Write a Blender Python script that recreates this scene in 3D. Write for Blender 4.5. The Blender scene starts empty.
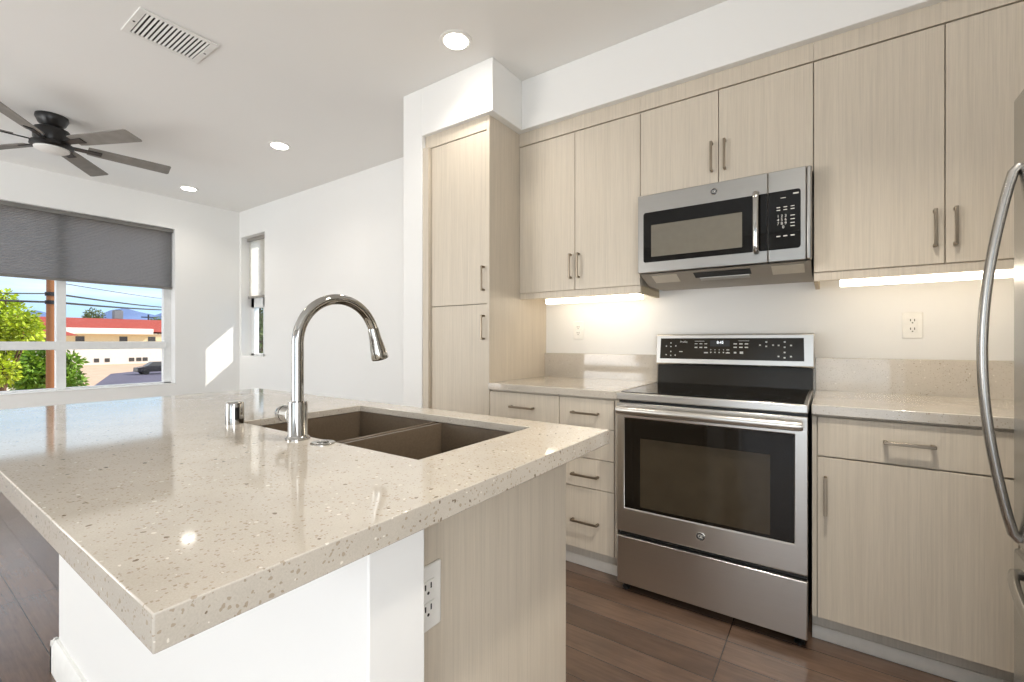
import bpy, bmesh, math, random
from mathutils import Vector, Matrix
random.seed(7)
C = bpy.context.scene.collection
S = bpy.context.scene
PI = math.pi

# ------------------------------------------------------------------ camera, sky, sun, added fill lamps, exposure
CAMH = 1.155
cam_d = bpy.data.cameras.new('camera'); cam = bpy.data.objects.new('camera', cam_d); C.objects.link(cam)
cam.location = (0, 0, CAMH); cam.rotation_euler = (PI/2, 0, math.radians(34.9))
cam_d.sensor_width = 36; cam_d.lens = 36*455/1024; cam_d.clip_start = .02; cam_d.clip_end = 9000
S.camera = cam

W = bpy.data.worlds.new('world'); S.world = W; W.use_nodes = True
wn = W.node_tree.nodes; wl = W.node_tree.links; wn.clear()
# afternoon sky: light blue low down, a bright band of cloud above it, bluer overhead
tc = wn.new('ShaderNodeTexCoord'); sx = wn.new('ShaderNodeSeparateXYZ'); wl.new(tc.outputs['Generated'], sx.inputs[0])
rp = wn.new('ShaderNodeValToRGB'); rp.color_ramp.elements[0].position = 0; rp.color_ramp.elements[0].color = (.46, .70, .92, 1)
rp.color_ramp.elements[1].position = .8; rp.color_ramp.elements[1].color = (.42, .58, .88, 1)
e_ = rp.color_ramp.elements.new(.10); e_.color = (.52, .75, .95, 1)
e_ = rp.color_ramp.elements.new(.26); e_.color = (.88, .94, 1, 1)
wl.new(sx.outputs[2], rp.inputs[0])
mp_ = wn.new('ShaderNodeMapping'); mp_.inputs['Scale'].default_value = (2, 2, 14); wl.new(tc.outputs['Generated'], mp_.inputs[0])
cn = wn.new('ShaderNodeTexNoise'); cn.inputs['Scale'].default_value = 2.2; cn.inputs['Detail'].default_value = 6; wl.new(mp_.outputs[0], cn.inputs['Vector'])
cr = wn.new('ShaderNodeValToRGB'); cr.color_ramp.elements[0].position = .48; cr.color_ramp.elements[0].color = (0, 0, 0, 1); cr.color_ramp.elements[1].position = .72; cr.color_ramp.elements[1].color = (.6, .6, .6, 1); wl.new(cn.outputs[0], cr.inputs[0])
mxw = wn.new('ShaderNodeMix'); mxw.data_type = 'RGBA'; wl.new(cr.outputs[0], mxw.inputs[0]); wl.new(rp.outputs[0], mxw.inputs[6]); mxw.inputs[7].default_value = (.92, .95, 1, 1)
bg = wn.new('ShaderNodeBackground'); bg.inputs['Strength'].default_value = 1.35
wo = wn.new('ShaderNodeOutputWorld')
wl.new(mxw.outputs[2], bg.inputs[0]); wl.new(bg.outputs[0], wo.inputs[0])

sd = bpy.data.lights.new('sun', 'SUN'); sd.energy = 5.0; sd.angle = math.radians(.5); sd.color = (1, .95, .87)
sun = bpy.data.objects.new('sun', sd); C.objects.link(sun)
sun.rotation_euler = Vector((-.62, -1, -.93)).to_track_quat('-Z', 'Y').to_euler()

def fill_lamp(name, loc, direction, sx, sy, power, col=(1, .985, .96)):  # area lamp added just inside an unseen opening, as fill
    l = bpy.data.lights.new(name, 'AREA'); l.shape = 'RECTANGLE'; l.size = sx; l.size_y = sy; l.energy = power; l.color = col
    o = bpy.data.objects.new(name, l); C.objects.link(o); o.location = loc
    o.rotation_euler = Vector(direction).to_track_quat('-Z', 'Z').to_euler()
    return o
fill_lamp('fill_rear_living', (-4.35, -3.14, 1.15), (-.1, 1, .4), 2.8, 2.0, 112)
fill_lamp('fill_rear_kitchen', (-.1, -3.14, .95), (0, 1, .12), 1.8, 1.7, 14, (.97, .985, 1))
fill_lamp('fill_right_side', (1.22-.05, -1.55, 1.1), (-1, .25, .25), 1.8, 1.8, 60, (.98, .99, 1))  # added to light the island end from the right

S.view_settings.view_transform = 'Standard'; S.view_settings.look = 'None'
S.view_settings.exposure = 0.0; S.view_settings.gamma = 1; S.view_settings.use_curve_mapping = False
S.cycles.max_bounces = 10; S.cycles.diffuse_bounces = 5; S.cycles.transparent_max_bounces = 12
S.cycles.sample_clamp_indirect = 4

# ------------------------------------------------------------------ materials
def lin(c):
    return tuple(((v/255)/12.92 if v/255 <= .04045 else ((v/255+.055)/1.055)**2.4) for v in c)
class N:
    """tiny node-tree writer"""
    def __init__(s, name):
        s.m = bpy.data.materials.new(name); s.m.use_nodes = True; s.t = s.m.node_tree
        s.p = s.t.nodes['Principled BSDF']; s.out = s.t.nodes['Material Output']
    def n(s, kind, **kw):
        x = s.t.nodes.new(kind)
        for k, v in kw.items():
            if k in x.inputs: x.inputs[k].default_value = v
            else: setattr(x, k, v)
        return x
    def l(s, a, b): s.t.links.new(a, b)
    def coords(s, scale=(1, 1, 1), loc=(0, 0, 0), rot=(0, 0, 0)):
        tc = s.n('ShaderNodeTexCoord'); mp = s.n('ShaderNodeMapping')
        mp.inputs['Scale'].default_value = scale; mp.inputs['Location'].default_value = loc; mp.inputs['Rotation'].default_value = rot
        s.l(tc.outputs['Object'], mp.inputs[0]); return mp.outputs[0]
    def noise(s, v, scale=1, detail=2, rough=.5):
        x = s.n('ShaderNodeTexNoise'); x.inputs['Scale'].default_value = scale; x.inputs['Detail'].default_value = detail
        x.inputs['Roughness'].default_value = rough
        s.l(v, x.inputs['Vector']); return x.outputs['Fac']
    def ramp(s, f, stops, interp='LINEAR'):
        r = s.n('ShaderNodeValToRGB'); r.color_ramp.interpolation = interp
        e = r.color_ramp.elements
        while len(e) < len(stops): e.new(.5)
        for i, (p, c) in enumerate(stops):
            e[i].position = p; e[i].color = tuple(c)+(1,) if len(c) == 3 else c
        s.l(f, r.inputs[0]); return r.outputs['Color']
    def mix(s, f, a, b, mode='MIX'):
        x = s.n('ShaderNodeMix'); x.data_type = 'RGBA'; x.blend_type = mode
        for i, v in ((0, f), (6, a), (7, b)):
            if hasattr(v, 'is_linked'): s.l(v, x.inputs[i])
            else: x.inputs[i].default_value = v if i == 0 else (tuple(v)+(1,) if len(v) == 3 else v)
        return x.outputs[2]
    def bump(s, h, strength=.1, dist=.001):
        b = s.n('ShaderNodeBump'); b.inputs['Strength'].default_value = strength; b.inputs['Distance'].default_value = dist
        s.l(h, b.inputs['Height']); s.l(b.outputs[0], s.p.inputs['Normal'])
    def set(s, **kw):
        for k, v in kw.items():
            k = {'color': 'Base Color', 'rough': 'Roughness', 'metal': 'Metallic', 'spec': 'Specular IOR Level', 'aniso': 'Anisotropic', 'coat': 'Coat Weight', 'coatr': 'Coat Roughness'}.get(k, k)
            if hasattr(v, 'is_linked'): s.l(v, s.p.inputs[k])
            else: s.p.inputs[k].default_value = tuple(v)+(1,) if (hasattr(v, '__len__') and len(v) == 3) else v
        return s

def plain(name, col, rough=.5, metal=0, var=.03, scale=30, **kw):
    n = N(name); v = n.coords(); f = n.noise(v, scale, 3)
    c = lin(col); lo = tuple(max(0, x*(1-var)) for x in c); hi = tuple(min(1, x*(1+var)) for x in c)
    n.set(color=n.ramp(f, [(.3, lo), (.7, hi)]), rough=rough, metal=metal, **kw); return n.m

def paint(name, col, bumpy=.06):
    n = N(name); v = n.coords(); f = n.noise(v, 140, 3)
    g = n.noise(v, 1.3, 2); c = lin(col)
    n.set(color=n.ramp(g, [(.3, tuple(x*.985 for x in c)), (.7, c)]), rough=.62, spec=.3)
    n.bump(f, bumpy, .002); return n.m

def laminate(name, col):
    n = N(name)
    v = n.coords((150, 150, 2.2)); f = n.noise(v, 1, 4, .6)
    v2 = n.coords((34, 34, .8)); f2 = n.noise(v2, 1, 3, .6)
    v3 = n.coords((420, 420, 9)); f3 = n.noise(v3, 1, 2)
    c = lin(col)
    a = n.ramp(f, [(.28, tuple(x*.91 for x in c)), (.5, c), (.75, tuple(min(1, x*1.05) for x in c))])
    b = n.ramp(f2, [(.3, (.955, .95, .945)), (.6, (1.01, 1.01, 1.01))])
    d = n.ramp(f3, [(.3, (.95, .95, .95)), (.7, (1.03, 1.03, 1.03))])
    n.set(color=n.mix(1.0, n.mix(1.0, a, b, 'MULTIPLY'), d, 'MULTIPLY'), rough=.42, spec=.35)
    n.bump(f, .10, .0006); return n.m

def quartz(name, base):
    n = N(name); c = lin(base)
    v = n.coords()
    g = n.noise(v, 9, 4, .6)
    col = n.ramp(g, [(.3, tuple(x*.94 for x in c)), (.7, tuple(min(1, x*1.05) for x in c))])
    fine = n.noise(v, 420, 3, .7)
    col = n.mix(1.0, col, n.ramp(fine, [(.3, (.91, .905, .89)), (.62, (1.03, 1.03, 1.03))]), 'MULTIPLY')
    def flecks(scale, size, keep, colour, off, amount=1.0):
        nonlocal col
        w = n.coords((1, 1, 1), off)
        wob = n.n('ShaderNodeTexNoise'); wob.inputs['Scale'].default_value = scale*.8; n.l(w, wob.inputs['Vector'])
        add = n.n('ShaderNodeVectorMath', operation='MULTIPLY_ADD'); n.l(wob.outputs['Color'], add.inputs[0])
        add.inputs[1].default_value = (.9/scale,)*3; n.l(w, add.inputs[2])
        vo = n.n('ShaderNodeTexVoronoi'); vo.inputs['Scale'].default_value = scale; n.l(add.outputs[0], vo.inputs['Vector'])
        sep = n.n('ShaderNodeSeparateColor'); n.l(vo.outputs['Color'], sep.inputs[0])
        k = n.n('ShaderNodeMath', operation='LESS_THAN'); n.l(sep.outputs[0], k.inputs[0]); k.inputs[1].default_value = keep
        sz = n.n('ShaderNodeMath', operation='MULTIPLY'); n.l(sep.outputs[1], sz.inputs[0]); sz.inputs[1].default_value = size
        d = n.n('ShaderNodeMath', operation='LESS_THAN'); n.l(vo.outputs['Distance'], d.inputs[0]); n.l(sz.outputs[0], d.inputs[1])
        m = n.n('ShaderNodeMath', operation='MULTIPLY'); n.l(k.outputs[0], m.inputs[0]); n.l(d.outputs[0], m.inputs[1])
        m2 = n.n('ShaderNodeMath', operation='MULTIPLY'); n.l(m.outputs[0], m2.inputs[0]); m2.inputs[1].default_value = amount
        col = n.mix(m2.outputs[0], col, colour)
    flecks(125, .36, .40, lin((160, 144, 124)), (0, 0, 0), .75)
    flecks(210, .42, .45, lin((150, 134, 114)), (3, 1, 2), .7)
    flecks(140, .40, .07, lin((238, 233, 222)), (7, 4, 1), .7)
    flecks(95, .36, .09, lin((108, 92, 72)), (1, 9, 5), .85)
    n.set(color=col, rough=.065, spec=.8); return n.m

def floor_wood():
    n = N('hardwood_planks')
    v = n.coords((1, 1, 1), (0, .104, 0))
    br = n.n('ShaderNodeTexBrick', offset=.37, offset_frequency=1, squash=1)
    for k, x in (('Scale', 1), ('Mortar Size', .0022), ('Mortar Smooth', .2), ('Bias', 0), ('Brick Width', .88), ('Row Height', .126)): br.inputs[k].default_value = x
    br.inputs['Color1'].default_value = lin((106, 86, 73))+(1,); br.inputs['Color2'].default_value = lin((87, 69, 58))+(1,); br.inputs['Mortar'].default_value = lin((56, 42, 34))+(1,)
    n.l(v, br.inputs['Vector'])
    g = n.noise(n.coords((3, 40, 3)), 1.6, 5, .65)
    h = n.noise(n.coords((2.2, 5, 2)), 1.8, 4, .6)
    col = n.mix(1.0, br.outputs['Color'], n.ramp(g, [(.25, (.78, .76, .74)), (.7, (1.16, 1.15, 1.14))]), 'MULTIPLY')
    col = n.mix(1.0, col, n.ramp(h, [(.3, (.82, .83, .84)), (.68, (1.14, 1.12, 1.08))]), 'MULTIPLY')
    rr = n.ramp(h, [(.3, (.17,)*3), (.7, (.26,)*3)])
    n.set(color=col, rough=rr, spec=1.0)
    mx = n.n('ShaderNodeMath', operation='MULTIPLY_ADD'); n.l(br.outputs['Fac'], mx.inputs[0]); mx.inputs[1].default_value = -1.2; n.l(g, mx.inputs[2])
    n.bump(mx.outputs[0], .25, .002); return n.m

def steel(name, col=(176, 172, 166), rough=.27, along='x'):
    n = N(name); s = {'x': (1, 160, 160), 'z': (160, 160, 1), 'y': (160, 1, 160)}[along]
    f = n.noise(n.coords(s), 1, 3); c = lin(col)
    n.set(color=n.ramp(f, [(.3, tuple(x*.985 for x in c)), (.7, tuple(min(1, x*1.01) for x in c))]), metal=1.0, rough=rough)
    return n.m

def glass_pane():
    n = N('window_glass')
    tr = n.n('ShaderNodeBsdfTransparent'); gl = n.n('ShaderNodeBsdfGlossy'); gl.inputs['Roughness'].default_value = .01
    fr = n.n('ShaderNodeFresnel'); fr.inputs['IOR'].default_value = 1.35
    mx = n.n('ShaderNodeMixShader'); ge = n.n('ShaderNodeNewGeometry'); fm = n.n('ShaderNodeMath', operation='MULTIPLY_ADD'); n.l(ge.outputs['Backfacing'], fm.inputs[0]); fm.inputs[1].default_value = -1; fm.inputs[2].default_value = 1
    f2 = n.n('ShaderNodeMath', operation='MULTIPLY'); n.l(fm.outputs[0], f2.inputs[0]); n.l(fr.outputs[0], f2.inputs[1]); n.l(f2.outputs[0], mx.inputs[0]); n.l(tr.outputs[0], mx.inputs[1]); n.l(gl.outputs[0], mx.inputs[2])
    n.l(mx.outputs[0], n.out.inputs[0]); return n.m

def emitter(name, col, strength):
    n = N(name); n.set(color=(.8, .8, .8)); n.p.inputs['Emission Color'].default_value = tuple(col)+(1,); n.p.inputs['Emission Strength'].default_value = strength
    return n.m

def shade_fabric(name, col, trans):
    n = N(name); f = n.noise(n.coords((60, 60, 500)), 1, 3); c = lin(col)
    cc = n.ramp(f, [(.3, tuple(x*.9 for x in c)), (.7, tuple(x*1.1 for x in c))])
    n.set(color=cc, rough=.85, spec=.1)
    t = n.n('ShaderNodeBsdfTranslucent'); n.l(cc, t.inputs[0]); mx = n.n('ShaderNodeMixShader'); mx.inputs[0].default_value = trans
    n.l(n.p.outputs[0], mx.inputs[1]); n.l(t.outputs[0], mx.inputs[2]); n.l(mx.outputs[0], n.out.inputs[0]); return n.m

M = {}
M['wall'] = paint('white_wall_paint', (238, 237, 234))
M['ceiling'] = paint('white_ceiling_paint', (240, 238, 234), .04)
M['trim'] = plain('white_trim_paint', (236, 235, 231), .4)
M['vinyl'] = plain('white_vinyl', (228, 229, 228), .35)
M['floor'] = floor_wood()
M['lam'] = laminate('pale_striped_laminate', (209, 198, 181))
M['lam_edge'] = plain('pale_laminate_edge', (196, 180, 152), .5, var=.05)
M['kick'] = laminate('toe_kick_laminate', (196, 190, 180))
M['shoe'] = plain('pale_shoe_moulding', (208, 203, 196), .5)
M['steelm'] = steel('microwave_stainless', (168, 166, 162), .30, 'x')
M['gap'] = plain('cabinet_interior', (110, 96, 76), .7)
M['quartz'] = quartz('speckled_quartz', (194, 186, 174))
M['steel'] = steel('brushed_stainless', (206, 203, 198), .30, 'x')
M['steelz'] = steel('brushed_stainless_upright', (182, 180, 176), .27, 'z')
M['nickel'] = steel('brushed_nickel', (150, 138, 122), .34, 'z')
M['chrome'] = plain('polished_chrome', (178, 176, 172), .06, 1.0, .01)
M['blackglass'] = plain('black_glass', (10, 9, 8), .04, 0, .02, spec=.28)
M['ovenglass'] = plain('dark_oven_glass', (24, 20, 15), .05, 0, .02, spec=.35)
M['ovenwin'] = plain('inner_oven_glass', (62, 54, 42), .08, 0, .1, 12, spec=.35)
M['mwwin'] = plain('microwave_window_screen', (112, 107, 96), .12, 0, .04, spec=.35)
M['panel'] = plain('charcoal_control_glass', (42, 37, 29), .12, 0, .02, spec=.3)
M['backguard'] = plain('black_enamel', (38, 34, 27), .2, 0, .03, spec=.25)
M['mwunder'] = plain('grey_painted_underside', (158, 150, 138), .5, 0, .02)
M['black'] = plain('black_plastic', (14, 13, 12), .4)
M['print'] = plain('pale_panel_printing', (205, 203, 196), .5)
M['lens'] = plain('frosted_lens', (206, 198, 182), .4)
M['badge'] = plain('dark_badge_face', (84, 86, 90), .25, .6)
M['sink'] = plain('taupe_granite_composite', (102, 88, 72), .38, 0, .12, 160)
M['sinkrim'] = plain('taupe_granite_rim', (150, 136, 118), .4, 0, .1, 160)
M['plate'] = plain('white_plastic_plate', (240, 238, 232), .3, spec=.5)
M['slot'] = plain('dark_socket_slot', (30, 27, 24), .6)
M['glass'] = glass_pane()
M['shade'] = shade_fabric('grey_pleated_fabric', (156, 156, 156), .55)
M['shade_rail'] = plain('grey_shade_rail', (120, 118, 114), .4)
M['shade_light'] = shade_fabric('off_white_pleated_fabric', (236, 233, 226), .6)
M['shade_rail_b'] = plain('taupe_shade_rail', (150, 144, 136), .4)
M['led'] = emitter('led_diffuser', (1, .88, .70), 9.5)
M['can'] = emitter('downlight_lens', (1, .95, .86), 14)
M['fanlens'] = plain('frosted_fan_lens', (228, 226, 222), .35)
M['fanblack'] = plain('black_fan_metal', (24, 22, 21), .35)
M['blade'] = plain('weathered_grey_blade', (130, 126, 120), .5, 0, .12, 14)
M['ventdark'] = plain('dark_duct_interior', (36, 34, 31), .8)
M['ventwhite'] = plain('white_enamelled_vent', (232, 230, 225), .4)
# outdoors
M['ground'] = plain('dry_tan_yard', (206, 172, 142), .9, 0, .10, .6)
M['dark_ground'] = plain('purple_grey_ground', (98, 92, 106), .9, 0, .10, .8)  # ground patch, darker and more purple than the tan yard
M['stucco'] = plain('white_stucco', (232, 226, 214), .9, 0, .03, 2)
M['stucco2'] = plain('cream_stucco', (226, 208, 166), .9, 0, .03, 2)
M['redroof'] = plain('red_shingles', (166, 72, 58), .9, 0, .12, 3)
M['fascia'] = plain('cream_fascia', (240, 234, 220), .8, 0, .02, 1)
M['darkwin'] = plain('dark_window_opening', (70, 68, 66), .3)
M['wood_pole'] = laminate('weathered_pole_wood', (150, 98, 58))
M['cable'] = plain('black_cable', (26, 28, 32), .6)
M['hills'] = plain('haze_tinted_hills', (120, 140, 178), 1, 0, .14, .006)  # aerial haze put into the base colour as a blue tint
M['leaf_a'] = plain('yellow_green_leaves', (168, 186, 34), .55, 0, .45, 1.6)
M['leaf_b'] = plain('fresh_green_leaves', (116, 152, 42), .55, 0, .45, 1.8)
M['leaf_c'] = plain('dull_green_leaves', (96, 112, 62), .6, 0, .3, .5)
M['bark'] = plain('brown_bark', (96, 74, 54), .9, 0, .2, 20)
M['carpaint'] = plain('dark_car_paint', (38, 38, 44), .2)
M['ac'] = plain('galvanised_cabinet', (120, 126, 130), .5)

# ------------------------------------------------------------------ mesh helpers
class B:
    """collects shapes in world coordinates; build() links them as ONE mesh object"""
    def __init__(s): s.b = bmesh.new()
    def box(s, x0, x1, y0, y1, z0, z1):
        v = [s.b.verts.new((x, y, z)) for z in (z0, z1) for y in (y0, y1) for x in (x0, x1)]
        for f in ((0, 2, 3, 1), (4, 5, 7, 6), (0, 1, 5, 4), (2, 6, 7, 3), (0, 4, 6, 2), (1, 3, 7, 5)):
            s.b.faces.new([v[i] for i in f])
        return s
    def hexa(s, bottom, top):
        v = [s.b.verts.new(p) for p in list(bottom)+list(top)]; n = len(bottom)
        s.b.faces.new(v[:n][::-1]); s.b.faces.new(v[n:])
        for i in range(n): s.b.faces.new((v[i], v[(i+1) % n], v[n+(i+1) % n], v[n+i]))
        return s
    def prism(s, poly, a0, a1, axis='x'):
        f = {'x': lambda a, p: (a, p[0], p[1]), 'y': lambda a, p: (p[0], a, p[1]), 'z': lambda a, p: (p[0], p[1], a)}[axis]
        return s.hexa([f(a0, p) for p in poly], [f(a1, p) for p in poly])
    def cyl(s, p0, p1, r0, r1=None, seg=24):
        r1 = r0 if r1 is None else r1
        return s.tube([p0, p1], [r0, r1], seg)
    def tube(s, path, r, seg=16, flat=None, cap=True):
        """round (or flattened: flat=(up vector, ratio)) tube along a path"""
        path = [Vector(p) for p in path]; n = len(path); rr = r if isinstance(r, (list, tuple)) else [r]*n
        rings = []; prev = None
        for i, p in enumerate(path):
            t = (path[min(i+1, n-1)]-path[max(i-1, 0)]).normalized()
            if prev is None:
                a = Vector((0, 0, 1)) if abs(t.z) < .9 else Vector((0, 1, 0))
                if flat: a = Vector(flat[0])
                u = (a-t*a.dot(t)).normalized()
            else: u = (prev-t*prev.dot(t)).normalized()
            prev = u; w = t.cross(u); k = flat[1] if flat else 1
            rings.append([s.b.verts.new(p+(u*math.cos(q)*k+w*math.sin(q))*rr[i]) for q in [2*PI*j/seg for j in range(seg)]])
        for a, b in zip(rings, rings[1:]):
            for j in range(seg): s.b.faces.new((a[j], a[(j+1) % seg], b[(j+1) % seg], b[j]))
        if cap: s.b.faces.new(rings[0][::-1]); s.b.faces.new(rings[-1])
        return s
    def lathe(s, prof, c, axis='z', seg=32):
        """prof: (radius, height) pairs"""
        ax = {'z': lambda r, a, h: (c[0]+r*math.cos(a), c[1]+r*math.sin(a), c[2]+h),
              'y': lambda r, a, h: (c[0]+r*math.cos(a), c[1]+h, c[2]+r*math.sin(a)),
              'x': lambda r, a, h: (c[0]+h, c[1]+r*math.cos(a), c[2]+r*math.sin(a))}[axis]
        rings = [[s.b.verts.new(ax(max(r, 1e-5), 2*PI*j/seg, h)) for j in range(seg)] for r, h in prof]
        for a, b in zip(rings, rings[1:]):
            for j in range(seg): s.b.faces.new((a[j], a[(j+1) % seg], b[(j+1) % seg], b[j]))
        s.b.faces.new(rings[0][::-1]); s.b.faces.new(rings[-1]); return s
    def plate_with_hole(s, o, i, z0, z1):
        """rectangular slab (x0,x1,y0,y1) with a rectangular opening"""
        def ring(r, z): return [s.b.verts.new(p) for p in ((r[0], r[2], z), (r[1], r[2], z), (r[1], r[3], z), (r[0], r[3], z))]
        ot, it, ob, ib = ring(o, z1), ring(i, z1), ring(o, z0), ring(i, z0)
        for k in range(4):
            m = (k+1) % 4
            s.b.faces.new((ot[k], ot[m], it[m], it[k])); s.b.faces.new((ob[m], ob[k], ib[k], ib[m]))
            s.b.faces.new((ob[k], ob[m], ot[m], ot[k])); s.b.faces.new((ib[m], ib[k], it[k], it[m]))
        return s
    def build(s, name, mat, parent=None, bevel=0, smooth=True, seg=2, fix=True):
        if fix: bmesh.ops.recalc_face_normals(s.b, faces=s.b.faces[:])
        off = Vector((0, 0, 0)); p = parent
        while p is not None: off += p.location; p = p.parent
        if off.length: bmesh.ops.translate(s.b, verts=s.b.verts[:], vec=-off)
        me = bpy.data.meshes.new(name); s.b.to_mesh(me); s.b.free()
        me.materials.append(M[mat] if isinstance(mat, str) else mat)
        if smooth:
            for f in me.polygons: f.use_smooth = True
            me.set_sharp_from_angle(angle=math.radians(35))
        o = bpy.data.objects.new(name, me); C.objects.link(o)
        if parent is not None: o.parent = parent
        if bevel:
            b = o.modifiers.new('bevel', 'BEVEL'); b.width = bevel; b.segments = seg; b.limit_method = 'ANGLE'; b.angle_limit = math.radians(40)
            b.harden_normals = False
        return o
def box(name, mat, parent, x0, x1, y0, y1, z0, z1, bevel=0): return B().box(x0, x1, y0, y1, z0, z1).build(name, mat, parent, bevel)
def thing(name, label, cat, loc, group=None):
    o = bpy.data.objects.new(name, None); C.objects.link(o); o.location = loc; o.empty_display_size = .1
    o['label'] = label; o['category'] = cat
    if group: o['group'] = group
    return o
def tag(o, label, cat, group=None):
    o['label'] = label; o['category'] = cat
    if group: o['group'] = group
    return o
def struct(o, label=None, cat=None):
    o['kind'] = 'structure'
    if label: o['label'] = label
    if cat: o['category'] = cat
    return o
def text(name, body, mat, parent, loc, size, rot=(PI/2, 0, 0), extrude=.0004, align='CENTER', spacing=1.0, line=1.0):
    cu = bpy.data.curves.new(name, 'FONT'); cu.body = body; cu.size = size; cu.extrude = extrude; cu.align_x = align; cu.align_y = 'CENTER'
    cu.space_character = spacing; cu.space_line = line
    tmp = bpy.data.objects.new('tmp', cu); C.objects.link(tmp)
    bpy.context.view_layer.update(); me = bpy.data.meshes.new_from_object(tmp.evaluated_get(bpy.context.evaluated_depsgraph_get()))
    bpy.data.objects.remove(tmp); bpy.data.curves.remove(cu)
    me.name = name; me.materials.clear(); me.materials.append(M[mat]); o = bpy.data.objects.new(name, me); C.objects.link(o)
    off = Vector((0, 0, 0)); p = parent
    while p is not None: off += p.location; p = p.parent
    o.parent = parent; o.location = Vector(loc)-off; o.rotation_euler = rot; return o

CEIL = 2.77; XL = -6.08; YB = 2.73; XR = 1.22; YF = -3.2

# ------------------------------------------------------------------ room shell
struct(box('floor', 'floor', None, XL-.2, XR+.2, YF-.2, YB+.2, -.1, 0), 'dark brown hardwood plank floor', 'floor')
struct(box('ceiling', 'ceiling', None, XL-.2, XR+.2, YF-.2, YB+.2, CEIL, CEIL+.1), 'plain white ceiling', 'ceiling')
def wall_open(name, axis, a0, a1, b0, b1, z0, z1, opens, label):
    """wall slab along an axis; a = range along the wall, b = thickness range, opens = (a0,a1,z0,z1)"""
    m = B()
    def put(u0, u1, w0, w1):
        if axis == 'y': m.box(b0, b1, u0, u1, w0, w1)
        else: m.box(u0, u1, b0, b1, w0, w1)
    cur = a0
    for (o0, o1, q0, q1) in sorted(opens):
        put(cur, o0, z0, z1); put(o0, o1, z0, q0); put(o0, o1, q1, z1); cur = o1
    put(cur, a1, z0, z1)
    return struct(m.build(name, 'wall', None, smooth=False), label, 'wall')
WIN = (-.64, 2.045, .665, 2.425); SW = (-6.035, -5.46, .97, 2.447)
wall_open('wall_left', 'y', YF-.2, YB+.2, XL-.2, XL, 0, CEIL, [WIN], 'white wall around the large shaded window')
wall_open('wall_back', 'x', XL, XR+.2, YB, YB+.2, 0, CEIL, [SW], 'long white back wall behind the range and narrow window')
wall_open('wall_front', 'x', XL, XR, YF-.2, YF, 0, CEIL, [(-5.85, -2.85, .05, 2.2), (-1.1, .9, .05, 2.2)], 'white wall behind the viewer')
wall_open('wall_right', 'y', YF-.2, YB, XR, XR+.2, 0, CEIL, [(-2.5, -.6, .15, 2.1)], 'white wall behind the refrigerator')
# pantry alcove: column, head and kitchen soffit
m = B(); m.box(-2.31, -2.135, 2.055, YB, 0, CEIL); m.box(-2.135, -1.568, 2.055, YB, 2.465, CEIL)
struct(m.build('wall_alcove', 'wall', None, .004), 'white pier and header wrapped around the pantry', 'wall')
struct(box('trim_1', 'wall', None, -1.568, XR, 2.352, YB, 2.465, CEIL, .004), 'white boxed soffit above the upper cabinets', 'soffit')
# baseboards
bb = B(); bb.prism([(XL, 0), (XL+.018, 0), (XL+.018, .09), (XL+.008, .11), (XL, .11)], YF, YB, 'y')
struct(bb.build('baseboard_left', 'trim', None), 'white baseboard under the large window', 'baseboard')
bb = B(); bb.prism([(YB, 0), (YB-.018, 0), (YB-.018, .09), (YB-.008, .11), (YB, .11)], XL+.018, -2.31, 'x')
struct(bb.build('baseboard_back', 'trim', None), 'white baseboard along the living room wall', 'baseboard')

# big window: frame with three columns (unseen third added for more light), rails, panes
w = bpy.data.objects.new('window_1', None); C.objects.link(w); w.location = (XL-.12, .7, .665); struct(w, 'large white framed window looking out on houses', 'window')
fx0, fx1 = XL-.175, XL-.115
y0, y1, z0, z1 = WIN
m = B(); m.box(fx0, fx1, y1-.075, y1, z0, z1); m.box(fx0, fx1, y0, y0+.075, z0, z1); m.box(fx0, fx1, y0, y1, z1-.05, z1); m.box(fx0, fx1, y0, y1, z0, z0+.028)
m.build('window_frame', 'vinyl', w, .004)
for ya in (1.095, .195):
    box('mullion', 'vinyl', w, fx0, fx1+.01, ya, ya+.072, z0, z1, .004)
box('meeting_rail', 'vinyl', w, fx0+.005, fx1+.012, y0+.05, y1-.05, 1.07, 1.15, .004)
for a, b in ((1.16, 1.98), (.26, 1.1), (-.58, .2)):
    for c, d in ((.69, 1.08), (1.14, 2.38)): box('pane', 'glass', w, fx0+.028, fx0+.032, a, b, c, d)
box('sill', 'trim', w, XL-.12, XL+.004, y0+.002, y1-.002, z0, z0+.012, .003)

# narrow window on the back wall
w2 = bpy.data.objects.new('window_2', None); C.objects.link(w2); w2.location = (-5.75, YB+.12, .97); struct(w2, 'tall narrow recessed window beside the corner', 'window')
a0, a1, c0, c1 = SW
fy0, fy1 = YB+.12, YB+.18
m = B(); m.box(a0, a0+.078, fy0, fy1, c0, c1); m.box(-5.735, a1, fy0, fy1, c0, c1); m.box(a0, a1, fy0, fy1, c0, c0+.03); m.box(a0, a1, fy0, fy1, c1-.05, c1); m.box(a0, a1, fy0, fy1, 1.575, 1.73)  # right stile and mid rail widened out of view to trim the sun patch
m.build('window_frame', 'vinyl', w2, .003)
for c, d in ((.99, 1.58), (1.68, 2.41)): box('pane', 'glass', w2, a0+.06, -5.72, fy0+.03, fy0+.034, c, d)

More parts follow.
